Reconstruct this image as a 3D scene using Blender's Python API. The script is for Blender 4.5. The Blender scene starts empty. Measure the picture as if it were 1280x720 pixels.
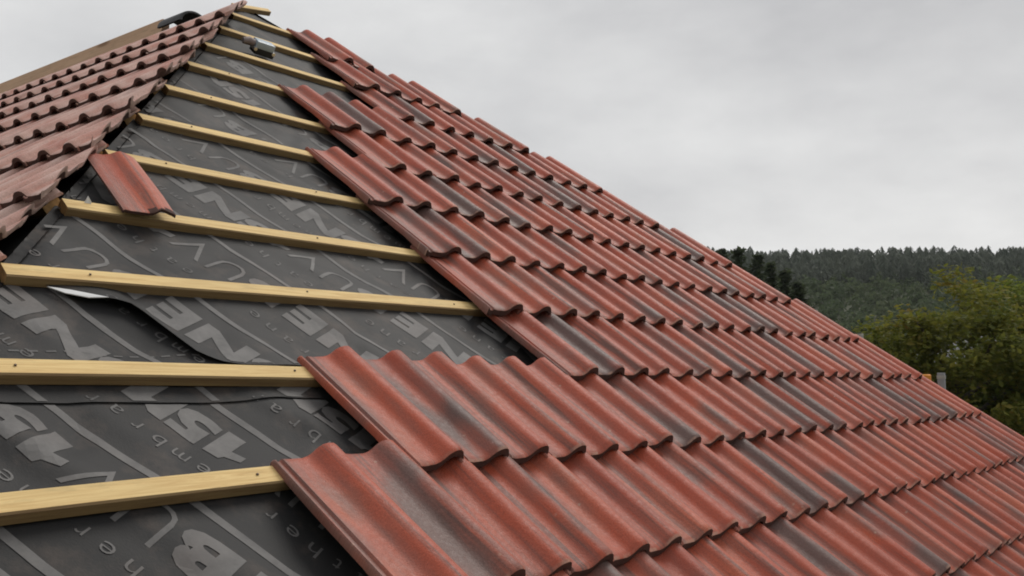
import bpy, bmesh, math, random
import numpy as np
from mathutils import Vector, Matrix, noise
R = math.radians
random.seed(7)
sc = bpy.context.scene
col = sc.collection

# ------------------------------------------------------------------ camera
CAM = Vector((0, 0, 6.0))
cd = bpy.data.cameras.new('camera'); cam = bpy.data.objects.new('camera', cd); col.objects.link(cam)
PITCH = 0.0993
cam.location = CAM; cam.rotation_euler = (math.pi/2 + PITCH, 0, 0)
cd.sensor_width = 36; cd.lens = 36*1211.84/1280; cd.clip_start = .05; cd.clip_end = 9000
sc.camera = cam

# ------------------------------------------------------------------ sky and sun (overcast)
SUN_EL, SUN_AZ = R(54), R(36)          # azimuth clockwise from +Y
W = bpy.data.worlds.new('World'); sc.world = W; W.use_nodes = True
nt = W.node_tree; nt.nodes.clear()
def N(t, typ, **k):
    n = t.nodes.new(typ)
    for a, b in k.items(): setattr(n, a, b)
    return n
out = N(nt, 'ShaderNodeOutputWorld'); bg1 = N(nt, 'ShaderNodeBackground'); bg2 = N(nt, 'ShaderNodeBackground')
mixs = N(nt, 'ShaderNodeMixShader'); mixs.inputs[0].default_value = .93
sky = N(nt, 'ShaderNodeTexSky', sky_type='NISHITA'); sky.sun_disc = False
sky.sun_elevation = SUN_EL; sky.sun_rotation = SUN_AZ; sky.air_density = 1.5; sky.dust_density = 4
nt.links.new(sky.outputs[0], bg1.inputs[0]); bg1.inputs[1].default_value = .08
tc = N(nt, 'ShaderNodeTexCoord'); mp = N(nt, 'ShaderNodeMapping'); mp.inputs['Scale'].default_value = (1.0, 1.0, 2.3)
nz = N(nt, 'ShaderNodeTexNoise'); nz.inputs['Scale'].default_value = 2.1; nz.inputs['Detail'].default_value = 7; nz.inputs['Roughness'].default_value = .56; nz.inputs['Distortion'].default_value = .1
mp.inputs['Location'].default_value = (3.1, .4, .2)
cr = N(nt, 'ShaderNodeValToRGB')
cr.color_ramp.elements[0].position = .30; cr.color_ramp.elements[0].color = (.50, .50, .512, 1)
cr.color_ramp.elements[1].position = .68; cr.color_ramp.elements[1].color = (.79, .79, .785, 1)
# cloud deck a little brighter low down, as a thin overcast is
sep = N(nt, 'ShaderNodeSeparateXYZ'); mr = N(nt, 'ShaderNodeMapRange')
mr.inputs[1].default_value = .02; mr.inputs[2].default_value = .34; mr.inputs[3].default_value = 1.20; mr.inputs[4].default_value = 1.0
nt.links.new(tc.outputs['Generated'], sep.inputs[0]); nt.links.new(sep.outputs[2], mr.inputs[0])
mulc = N(nt, 'ShaderNodeVectorMath', operation='SCALE')
nt.links.new(tc.outputs['Generated'], mp.inputs[0]); nt.links.new(mp.outputs[0], nz.inputs['Vector']); nt.links.new(nz.outputs[0], cr.inputs[0])
nt.links.new(cr.outputs[0], mulc.inputs[0]); nt.links.new(mr.outputs[0], mulc.inputs['Scale'])
nt.links.new(mulc.outputs[0], bg2.inputs[0]); bg2.inputs[1].default_value = 1.03
nt.links.new(bg1.outputs[0], mixs.inputs[1]); nt.links.new(bg2.outputs[0], mixs.inputs[2]); nt.links.new(mixs.outputs[0], out.inputs[0])
sd = bpy.data.lights.new('sun', 'SUN'); sd.energy = 1.5; sd.angle = R(30); sd.color = (1, .96, .9)
so = bpy.data.objects.new('sun', sd); col.objects.link(so); so.location = (0, -5, 30)
sdir = Vector((math.sin(SUN_AZ)*math.cos(SUN_EL), math.cos(SUN_AZ)*math.cos(SUN_EL), math.sin(SUN_EL)))
so.rotation_euler = (-sdir).to_track_quat('-Z', 'Y').to_euler()
sc.view_settings.view_transform = 'Standard'; sc.view_settings.look = 'None'
sc.view_settings.exposure = 0.0; sc.view_settings.gamma = 1
sc.cycles.filter_width = 1.9

# ------------------------------------------------------------------ frames measured from the photograph
G = .345                                     # batten gauge in metres; roof coordinates are in gauges
YAW, BETA, H, V0 = .8702, .666, 3.2848, 3.2597
PW = .4412                                   # width of one tile
TILT = .088
d1 = Vector((math.cos(YAW), math.sin(YAW), 0)); g = Vector((-math.sin(YAW), math.cos(YAW), 0))
d2 = (math.cos(BETA)*g + math.sin(BETA)*Vector((0, 0, 1))).normalized(); n1 = d1.cross(d2)
def P(u, v, z=0.0):                          # front slope: u along the courses, v up the slope, z off the battens
    return CAM + G*(float(u)*d1 + (float(v)+V0)*d2 + (float(z)-H)*n1)
HIPL = lambda v: .99 + .71*v
HIPR = lambda v: 9.35 + .707*(10.5-v)
VA = (9.35+.707*10.5-.99)/(.71+.707)         # apex where the hips meet
APEX = P(HIPL(VA), VA)
VE = -3.7                                    # eaves
crot = R(2.5)
c = Vector((-math.sin(YAW+crot), math.cos(YAW+crot), 0))      # ridge direction
hipdir = (P(HIPL(0), 0)-APEX).normalized()
nl = c.cross(hipdir).normalized()
if nl.z < 0: nl = -nl
yl = (nl.cross(-c)).normalized()
if yl.z < 0: yl = -yl
xl = -c
def PL(x, y, z=0.0):                         # side slope: x from the apex toward the camera, y up, in gauges
    return APEX + G*(x*xl + y*yl + z*nl)
BETL = math.asin(yl.z)
GL = math.sin(BETA)/math.sin(BETL)           # its gauge, same heights
def hip_x(y):                                # x of the hip on the side slope at height y
    t = (y*yl.z*G)/hipdir.z
    return (hipdir*t).dot(xl)/G
def unproj(px, py, dist):                    # a pixel of the photograph at a ground distance
    f = Vector((0, math.cos(PITCH), math.sin(PITCH))); up = Vector((0, -math.sin(PITCH), math.cos(PITCH)))
    d = f + Vector((1, 0, 0))*((px-640)/1211.84) - up*((py-360)/1211.84)
    return CAM + d*(dist/math.hypot(d.x, d.y))
def project(p):
    f = Vector((0, math.cos(PITCH), math.sin(PITCH))); up = Vector((0, -math.sin(PITCH), math.cos(PITCH)))
    q = p-CAM; z = q.dot(f)
    return 640+1211.84*q.x/z, 360-1211.84*q.dot(up)/z, z

# ------------------------------------------------------------------ material helpers
def mat(name):
    m = bpy.data.materials.new(name); m.use_nodes = True
    t = m.node_tree; b = t.nodes['Principled BSDF']
    return m, t, b
def ramp(t, fac, stops):
    r = N(t, 'ShaderNodeValToRGB'); e = r.color_ramp.elements
    while len(e) < len(stops): e.new(.5)
    for i, (p_, c_) in enumerate(stops):
        e[i].position = p_; e[i].color = (*c_, 1) if len(c_) == 3 else c_
    t.links.new(fac, r.inputs[0]); return r.outputs[0]
def tnoise(t, vec, scale, detail=3, rough=.55, dist=0):
    n = N(t, 'ShaderNodeTexNoise'); n.inputs['Scale'].default_value = scale; n.inputs['Detail'].default_value = detail
    n.inputs['Roughness'].default_value = rough; n.inputs['Distortion'].default_value = dist
    if vec is not None: t.links.new(vec, n.inputs['Vector'])
    return n.outputs[0]
def mapping(t, vec, scale=(1, 1, 1), loc=None):
    m = N(t, 'ShaderNodeMapping'); m.inputs['Scale'].default_value = scale
    t.links.new(vec, m.inputs[0])
    if loc is not None: t.links.new(loc, m.inputs['Location'])
    return m.outputs[0]
def math_(t, op, a, b=None, clamp=False):
    n = N(t, 'ShaderNodeMath', operation=op); n.use_clamp = clamp
    for i, x in enumerate((a, b)):
        if x is None: continue
        if isinstance(x, (int, float)): n.inputs[i].default_value = x
        else: t.links.new(x, n.inputs[i])
    return n.outputs[0]
def mixc(t, fac, a, b, blend='MIX'):
    n = N(t, 'ShaderNodeMix', data_type='RGBA', blend_type=blend)
    for sock, x in ((n.inputs[0], fac), (n.inputs[6], a), (n.inputs[7], b)):
        if isinstance(x, (int, float)): sock.default_value = x
        elif isinstance(x, tuple): sock.default_value = (*x, 1)
        else: t.links.new(x, sock)
    return n.outputs[2]
def bump(t, b, h, strength=.3, dist=.01):
    n = N(t, 'ShaderNodeBump'); n.inputs['Strength'].default_value = strength; n.inputs['Distance'].default_value = dist
    t.links.new(h, n.inputs['Height']); t.links.new(n.outputs[0], b.inputs['Normal'])
def plain(name, colr, rough=.6, scale=8, var=.25, metallic=0, bmp=.15):
    m, t, b = mat(name)
    tcn = N(t, 'ShaderNodeTexCoord'); f = tnoise(t, tcn.outputs['Object'], scale, 4)
    lo = tuple(x*(1-var) for x in colr); hi = tuple(min(1, x*(1+var)) for x in colr)
    t.links.new(ramp(t, f, [(.3, lo), (.7, hi)]), b.inputs['Base Color'])
    b.inputs['Roughness'].default_value = rough; b.inputs['Metallic'].default_value = metallic
    if bmp: bump(t, b, f, bmp, .01)
    return m

def tile_material(name, attr):
    m, t, b = mat(name)
    if attr:
        a = N(t, 'ShaderNodeAttribute', attribute_name='tint'); tint = a.outputs['Color']
    else:
        a = N(t, 'ShaderNodeObjectInfo'); tint = a.outputs['Color']
    s = N(t, 'ShaderNodeSeparateColor'); t.links.new(tint, s.inputs[0])
    dark, rnd, dust_sheen = s.outputs[0], s.outputs[1], s.outputs[2]
    uv = N(t, 'ShaderNodeUVMap'); uv.uv_map = 'UVMap'
    off = N(t, 'ShaderNodeCombineXYZ'); r40 = math_(t, 'MULTIPLY', rnd, 43.0)
    for i in range(3): t.links.new(r40, off.inputs[i])
    vec = mapping(t, uv.outputs[0], (1, 1, 1), off.outputs[0])
    su = N(t, 'ShaderNodeSeparateXYZ'); t.links.new(uv.outputs[0], su.inputs[0]); x = su.outputs[0]; y = su.outputs[1]
    streak = tnoise(t, mapping(t, vec, (7, .7, 1)), 1.0, 3)
    big = tnoise(t, mapping(t, vec, (1.6, 1.1, 1)), 1.0, 2)
    fine = tnoise(t, vec, 26, 5, .7)
    grain = tnoise(t, vec, 110, 2, .6)
    red = ramp(t, big, [(.3, (.37, .062, .029)), (.5, (.455, .083, .037)), (.72, (.50, .120, .056))])
    red = mixc(t, math_(t, 'MULTIPLY', rnd, .35), red, (.31, .064, .031))
    grey = ramp(t, streak, [(.3, (.050, .043, .042)), (.7, (.125, .098, .090))])
    # through-coloured mottle: dark slurry patches run down the tile
    k = math_(t, 'ADD', math_(t, 'MULTIPLY', dark, .85), math_(t, 'ADD', math_(t, 'MULTIPLY', streak, 1.3), math_(t, 'MULTIPLY', big, 1.6)))
    mk = N(t, 'ShaderNodeMapRange', interpolation_type='SMOOTHSTEP'); mk.inputs[1].default_value = 1.62; mk.inputs[2].default_value = 2.20
    t.links.new(k, mk.inputs[0])
    colr = mixc(t, math_(t, 'MULTIPLY', mk.outputs[0], .9), red, grey)
    run = tnoise(t, mapping(t, vec, (13, .45, 1)), 1.0, 4, .65)
    colr = mixc(t, ramp(t, run, [(.52, (0,)*3), (.66, (.85,)*3)]), colr, (.095, .052, .043))
    # pale lines along the roll: wear plus painted sun sheen on the right flank
    cr_ = ramp(t, x, [(.0, (.5,)*3), (.02, (.2,)*3), (.30, (0,)*3), (.355, (.05,)*3), (.385, (1,)*3), (.42, (.8,)*3), (.44, (.35,)*3)])
    st2 = tnoise(t, mapping(t, vec, (9, 2.5, 1)), 1.0, 3)
    wear_sheen = math_(t, 'MULTIPLY', cr_, ramp(t, st2, [(.3, (.25,)*3), (.65, (.85,)*3)]))
    colr = mixc(t, math_(t, 'MULTIPLY', wear_sheen, .62), colr, (.46, .26, .205))
    # troughs greyed, with valley shade painted in at the roll's foot
    tg = math_(t, 'MULTIPLY', ramp(t, x, [(0, (.9,)*3), (.06, (.7,)*3), (.17, (.15,)*3), (.22, (.6,)*3), (.26, (0,)*3)]), ramp(t, st2, [(.35, (0,)*3), (.62, (.75,)*3)]))
    colr = mixc(t, math_(t, 'MULTIPLY', tg, .85), colr, (.17, .098, .086))
    # blotches, dust, lime bloom; the side slope's pale pink is painted sky sheen
    blot = ramp(t, fine, [(.58, (0,)*3), (.74, (.55,)*3)])
    colr = mixc(t, math_(t, 'MULTIPLY', blot, .35), colr, (.26, .10, .07))
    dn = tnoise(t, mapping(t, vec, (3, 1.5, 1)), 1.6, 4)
    dm = math_(t, 'MULTIPLY', ramp(t, dn, [(.35, (.35,)*3), (.7, (1,)*3)]), dust_sheen)
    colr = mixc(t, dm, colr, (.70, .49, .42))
    vo = N(t, 'ShaderNodeTexVoronoi'); vo.inputs['Scale'].default_value = 9; t.links.new(vec, vo.inputs['Vector'])
    spk = math_(t, 'MULTIPLY', ramp(t, vo.outputs['Distance'], [(.06, (1,)*3), (.13, (0,)*3)]), ramp(t, tnoise(t, vec, 2.3, 2), [(.55, (0,)*3), (.62, (1,)*3)]))
    colr = mixc(t, math_(t, 'MULTIPLY', spk, .7), colr, (.42, .26, .20))
    low = N(t, 'ShaderNodeMapRange'); low.inputs[1].default_value = -1.262; low.inputs[2].default_value = -1.285; t.links.new(y, low.inputs[0])
    chip = math_(t, 'MULTIPLY', low.outputs[0], ramp(t, tnoise(t, mapping(t, vec, (9, 3, 1)), 1.0, 3), [(.48, (.1,)*3), (.6, (.9,)*3)]))
    colr = mixc(t, math_(t, 'MULTIPLY', chip, .75), colr, (.50, .30, .22))
    gr = ramp(t, grain, [(.3, (.82,)*3), (.7, (1.12,)*3)])
    colr = mixc(t, 1.0, colr, gr, 'MULTIPLY')
    t.links.new(colr, b.inputs['Base Color'])
    rg = ramp(t, fine, [(.3, (.38,)*3), (.7, (.60,)*3)]); t.links.new(rg, b.inputs['Roughness'])
    b.inputs['Specular IOR Level'].default_value = .30
    hh = math_(t, 'ADD', math_(t, 'MULTIPLY', fine, .7), math_(t, 'MULTIPLY', grain, .4))
    bump(t, b, hh, .45, .005)
    return m
M_TILE = tile_material('concrete_tile', False)
M_TILES = tile_material('concrete_tile_field', True)
M_TBACK = plain('tile_underside_shade', (.075, .036, .028), .9, 30)  # near-black puts the shade under each course into end faces and undersides
M_CUT = plain('cut_tile_edge', (.42, .29, .25), .85, 30)

def timber(name, a, bcol, dirv, s=1.0):
    m, t, b = mat(name)
    tcn = N(t, 'ShaderNodeTexCoord')
    uv = N(t, 'ShaderNodeUVMap'); uv.uv_map = 'UVMap'
    oi = N(t, 'ShaderNodeObjectInfo'); off = N(t, 'ShaderNodeCombineXYZ'); rr = math_(t, 'MULTIPLY', oi.outputs['Random'], 31)
    t.links.new(rr, off.inputs[0]); t.links.new(rr, off.inputs[1])
    v = mapping(t, uv.outputs[0], (1, 1, 1), off.outputs[0])
    gr = tnoise(t, mapping(t, v, (1.6, 34, 1)), 2.2, 6, .7, 1.2)
    bl = tnoise(t, mapping(t, v, (1.5, 4, 1)), 1.3, 3)
    cc = ramp(t, gr, [(.34, bcol), (.57, a)])
    cc = mixc(t, ramp(t, bl, [(.45, (0,)*3), (.75, (.6,)*3)]), cc, tuple(x*.72 for x in a))
    kn = N(t, 'ShaderNodeTexVoronoi'); kn.inputs['Scale'].default_value = 1.1; t.links.new(mapping(t, v, (1.3, 6, 1)), kn.inputs['Vector'])
    cc = mixc(t, ramp(t, kn.outputs[0], [(.06, (.85,)*3), (.14, (0,)*3)]), cc, (.22, .10, .04))
    st_ = tnoise(t, mapping(t, v, (2.5, 9, 1)), 3.0, 5, .7)
    cc = mixc(t, ramp(t, st_, [(.55, (0,)*3), (.70, (.6,)*3)]), cc, tuple(x*.55 for x in a))
    cc = mixc(t, math_(t, 'MULTIPLY', oi.outputs['Random'], .25), cc, tuple(x*.6 for x in a))
    t.links.new(cc, b.inputs['Base Color']); b.inputs['Roughness'].default_value = .75
    bump(t, b, gr, .25, .004)
    return m
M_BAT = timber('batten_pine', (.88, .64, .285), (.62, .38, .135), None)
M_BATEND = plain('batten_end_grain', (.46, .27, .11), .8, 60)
M_BATSIDE = timber('batten_shaded_side', (.34, .23, .105), (.22, .13, .06), None)  # darker copy of the pine: shade painted onto the downslope side
M_RIDGEW = timber('weathered_ridge_timber', (.78, .52, .34), (.62, .38, .24), None)

def underlay_mat():
    m, t, b = mat('black_underlay')
    tcn = N(t, 'ShaderNodeTexCoord'); o = tcn.outputs['Object']
    f = tnoise(t, o, 2.2, 5, .6); w = tnoise(t, o, 240, 2); d = tnoise(t, o, 9, 5, .65)
    cc = ramp(t, f, [(.3, (.019, .019, .020)), (.7, (.034, .033, .033))])
    cc = mixc(t, ramp(t, d, [(.50, (0,)*3), (.72, (.6,)*3)]), cc, (.10, .078, .066))
    t.links.new(cc, b.inputs['Base Color']); b.inputs['Roughness'].default_value = .60; b.inputs['Specular IOR Level'].default_value = .22
    bump(t, b, math_(t, 'ADD', math_(t, 'MULTIPLY', w, .5), math_(t, 'MULTIPLY', d, 1.0)), .18, .004)
    return m
M_UND = underlay_mat()
def print_mat(name, c1, c2):
    m, t, b = mat(name)
    tcn = N(t, 'ShaderNodeTexCoord'); o = tcn.outputs['Object']
    f = tnoise(t, o, 14, 5, .7)
    cc = ramp(t, f, [(.3, c1), (.68, c2)])
    d = tnoise(t, o, 3, 3)
    cc = mixc(t, ramp(t, d, [(.5, (0,)*3), (.75, (.5,)*3)]), cc, (.135, .11, .10))
    t.links.new(cc, b.inputs['Base Color']); b.inputs['Roughness'].default_value = .58; b.inputs['Specular IOR Level'].default_value = .26
    return m
M_PRINT = print_mat('grey_print', (.095, .092, .091), (.165, .158, .154))
M_PRINTS = print_mat('faint_grey_print', (.070, .068, .068), (.135, .130, .127))

# ------------------------------------------------------------------ object helpers
def link(name, me, m=None, parent=None, base=None):
    o = bpy.data.objects.new(name, me); col.objects.link(o)
    if m is not None and me is not None and not me.materials: me.materials.append(m)
    if parent is not None: o.parent = parent
    return o
def tag(o, label=None, cat=None, group=None, kind=None):
    if label: o['label'] = label
    if cat: o['category'] = cat
    if group: o['group'] = group
    if kind: o['kind'] = kind
    return o
def empty(name, loc, label, cat, group=None):
    o = bpy.data.objects.new(name, None); col.objects.link(o); o.location = loc
    o.empty_display_size = .2
    return tag(o, label, cat, group)
def mesh(name, vs, fs, smooth=False, base=None, uvs=None):
    me = bpy.data.meshes.new(name)
    if base is not None: vs = [Vector(v)-base for v in vs]
    me.from_pydata([tuple(v) for v in vs], [], fs); 
    if uvs is not None:
        l = me.uv_layers.new(name='UVMap')
        for lp in me.loops: l.data[lp.index].uv = uvs[lp.vertex_index]
    if smooth:
        me.polygons.foreach_set('use_smooth', [True]*len(me.polygons)); me.set_sharp_from_angle(angle=R(45))
    me.update(); return me
class MB:
    """collects shapes and builds ONE mesh object"""
    def __init__(s): s.v = []; s.f = []; s.mi = []
    def add(s, vs, fs, mi=0):
        o = len(s.v); s.v += [Vector(x) for x in vs]; s.f += [[o+i for i in f] for f in fs]; s.mi += [mi]*len(fs)
    def box(s, o, ax, ay, az, mi=0):     # centre and three half axes
        vs = [o+sx*ax+sy*ay+sz*az for sx in (-1, 1) for sy in (-1, 1) for sz in (-1, 1)]
        s.add(vs, [[0, 1, 3, 2], [4, 6, 7, 5], [0, 4, 5, 1], [2, 3, 7, 6], [0, 2, 6, 4], [1, 5, 7, 3]], mi)
    def tube(s, pts, rad, n=10, mi=0, cap=True):
        rings = []
        for i, p in enumerate(pts):
            p = Vector(p); d = (Vector(pts[min(i+1, len(pts)-1)])-Vector(pts[max(i-1, 0)])).normalized()
            a = d.orthogonal().normalized() if i == 0 else (a-d*a.dot(d)).normalized()
            b = d.cross(a); r = rad[i] if isinstance(rad, (list, tuple)) else rad
            rings.append([p+r*(math.cos(2*math.pi*j/n)*a+math.sin(2*math.pi*j/n)*b) for j in range(n)])
        vs = [q for r_ in rings for q in r_]; fs = []
        for i in range(len(rings)-1):
            for j in range(n): fs.append([i*n+j, i*n+(j+1) % n, (i+1)*n+(j+1) % n, (i+1)*n+j])
        if cap: fs.append(list(range(n))[::-1]); fs.append([(len(rings)-1)*n+j for j in range(n)])
        s.add(vs, fs, mi)
    def build(s, name, mats, parent=None, base=None, smooth=False, bevel=0):
        if not isinstance(mats, (list, tuple)): mats = [mats]
        me = mesh(name, s.v, s.f, False, base)
        for m in mats: me.materials.append(m)
        me.polygons.foreach_set('material_index', s.mi)
        bm = bmesh.new(); bm.from_mesh(me); bmesh.ops.recalc_face_normals(bm, faces=bm.faces)
        if bevel: bmesh.ops.bevel(bm, geom=list(bm.edges), offset=bevel, segments=2, affect='EDGES', profile=.7)
        bm.to_mesh(me); bm.free()
        if smooth:
            me.polygons.foreach_set('use_smooth', [True]*len(me.polygons)); me.set_sharp_from_angle(angle=R(42))
        return link(name, me, None, parent)

# ------------------------------------------------------------------ terrain
def hill(x, y):
    r = math.hypot(x, y)
    pts = [(0, 0), (70, 0), (110, 2), (180, 9), (240, 18.5), (285, 28), (340, 41), (420, 54.5), (500, 55), (900, 40), (8000, 0)]
    for (a, za), (b, zb) in zip(pts, pts[1:]):
        if r <= b:
            t = (r-a)/(b-a); z = za+(zb-za)*(t*t*(3-2*t) if b < 120 else t); break
    else: z = 0
    s = min(1, r/200)
    z *= 1.03-.085*min(1.4, max(0, (math.degrees(math.atan2(x, y))-10)/16)) if y > 0 else 1
    return z + s*1.6*noise.noise(Vector((x*.006, y*.006, 1)))+s*1.2*noise.noise(Vector((x*.02, y*.02, 4)))
rs = [0, 6, 14, 25, 40, 55, 70, 85, 100, 120, 140, 160, 180, 200, 220, 240, 260, 280, 300, 320, 340, 360, 380, 400, 420, 450, 480, 540, 620, 740, 900, 1300, 2000, 3500, 6000]
vs = [Vector((0, 0, 0))]; fs = []; NA = 180
for r in rs[1:]:
    for j in range(NA):
        a = 2*math.pi*j/NA; x, y = r*math.sin(a), r*math.cos(a); vs.append(Vector((x, y, hill(x, y))))
for j in range(NA): fs.append([0, 1+(j+1) % NA, 1+j])
for i in range(len(rs)-2):
    for j in range(NA):
        a = 1+i*NA; b = a+NA; k = (j+1) % NA
        fs.append([a+j, a+k, b+k, b+j])
m, t, b = mat('rough_grass'); tcn = N(t, 'ShaderNodeTexCoord')
f1 = tnoise(t, tcn.outputs['Object'], .05, 5); f2 = tnoise(t, tcn.outputs['Object'], 1.5, 5, .7)
cc = mixc(t, f2, ramp(t, f1, [(.35, (.035, .046, .020)), (.65, (.065, .075, .034))]), (.055, .06, .028)); t.links.new(cc, b.inputs['Base Color']); b.inputs['Roughness'].default_value = .9
bump(t, b, f2, .6, .08)
gm = mesh('ground', vs, fs, True); go = link('ground', gm, m); tag(go, kind='structure')
bm = bmesh.new(); bm.from_mesh(gm); bmesh.ops.recalc_face_normals(bm, faces=bm.faces); bm.to_mesh(gm); bm.free()

# ------------------------------------------------------------------ the house
BASE = Vector((P(9, -3.7).x, P(9, -3.7).y, 0)) + c*3
house = empty('house', BASE, 'half-tiled hipped roof with red concrete tiles, bare timber battens and black printed underlay', 'house')

# ---- underlay
def sag(u, v):
    fr = v-.08-math.floor(v-.08)                       # held down by the battens, slack between them
    s = math.sin(math.pi*fr)
    z = -.088 - .022*s
    z += .030*s*noise.noise(Vector((u*1.1, v*.9, 2.2))) + .012*s*noise.noise(Vector((u*2.2+v*1.2, v*1.7, 7)))
    z -= .013*s*max(0, 1-abs(noise.noise(Vector((u*1.4-v*.8, v*.9+u*.6, 41))))*3.2)
    # diagonal tension creases
    q = (u*.83+v*.55)
    z += .060*s*max(0, noise.noise(Vector((q*2.6, (v-u*.4)*.45, 11))))
    z += .022*s*max(0, noise.noise(Vector((u*.8+5, v*2.4+u*.5, 31))))-.012*s*abs(noise.noise(Vector((u*1.9+v*1.3, v*1.1-u*.3, 17))))
    return z
def strip(name, v_lo, v_hi, lift, lower=None, curl=None, step=.04):
    vs = []; idx = {}; fs = []; uvs = []
    us = np.arange(-2.2, 12.001, .055)
    nv = int((v_hi-v_lo)/step)+1
    for i, u in enumerate(us):
        lo = lower(u) if lower else v_lo
        for j in range(nv+1):
            v = lo + (v_hi-lo)*j/nv
            z = sag(u, v)+lift
            if curl: z += curl(u, v, lo)
            uc = min(max(u, HIPL(v)-.01), HIPR(v))
            if u < HIPL(v)+.1 or u > HIPR(v)-.1: z = min(z, -.085)
            idx[i, j] = len(vs); vs.append(P(uc, v, z)); uvs.append((u, v))
    for i in range(len(us)-1):
        for j in range(nv):
            um, vm = us[i], uvs[idx[i, j]][1]
            if um < HIPL(vm)-.10 or um > HIPR(vm)+.02: continue
            fs.append([idx[i, j], idx[i+1, j], idx[i+1, j+1], idx[i, j+1]])
    me = mesh(name, vs, fs, True, BASE, uvs)
    bm = bmesh.new(); bm.from_mesh(me); bmesh.ops.delete(bm, geom=[q for q in bm.verts if not q.link_faces], context='VERTS'); bm.to_mesh(me); bm.free()
    o = link(name, me, M_UND, house)
    return o
def edge_c(u):                                 # lower edge of the third strip, pulled up where it has come loose
    k = [(-3, 2.12), (2.6, 2.10), (2.85, 1.97), (3.0, 1.90), (3.12, 1.855), (3.25, 1.80), (3.33, 1.69), (3.42, 1.51), (3.52, 1.33), (3.66, 1.24), (20, 1.2)]
    for (a, za), (b_, zb) in zip(k, k[1:]):
        if u <= b_: return za+(zb-za)*(u-a)/(b_-a)
    return 1.2
def curl_c(u, v, lo):
    w = math.exp(-((u-3.22)/.36)**2)
    return .075*w*max(0, 1-(v-lo)/.42)**2
S1 = strip('underlay', VE, 1.15, 0)
S2 = strip('underlay', .875, 2.4, .012)
S3 = strip('underlay', 1.2, 5.6, .022, edge_c, curl_c)
S4 = strip('underlay', 5.35, VA-.02, .024)

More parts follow.
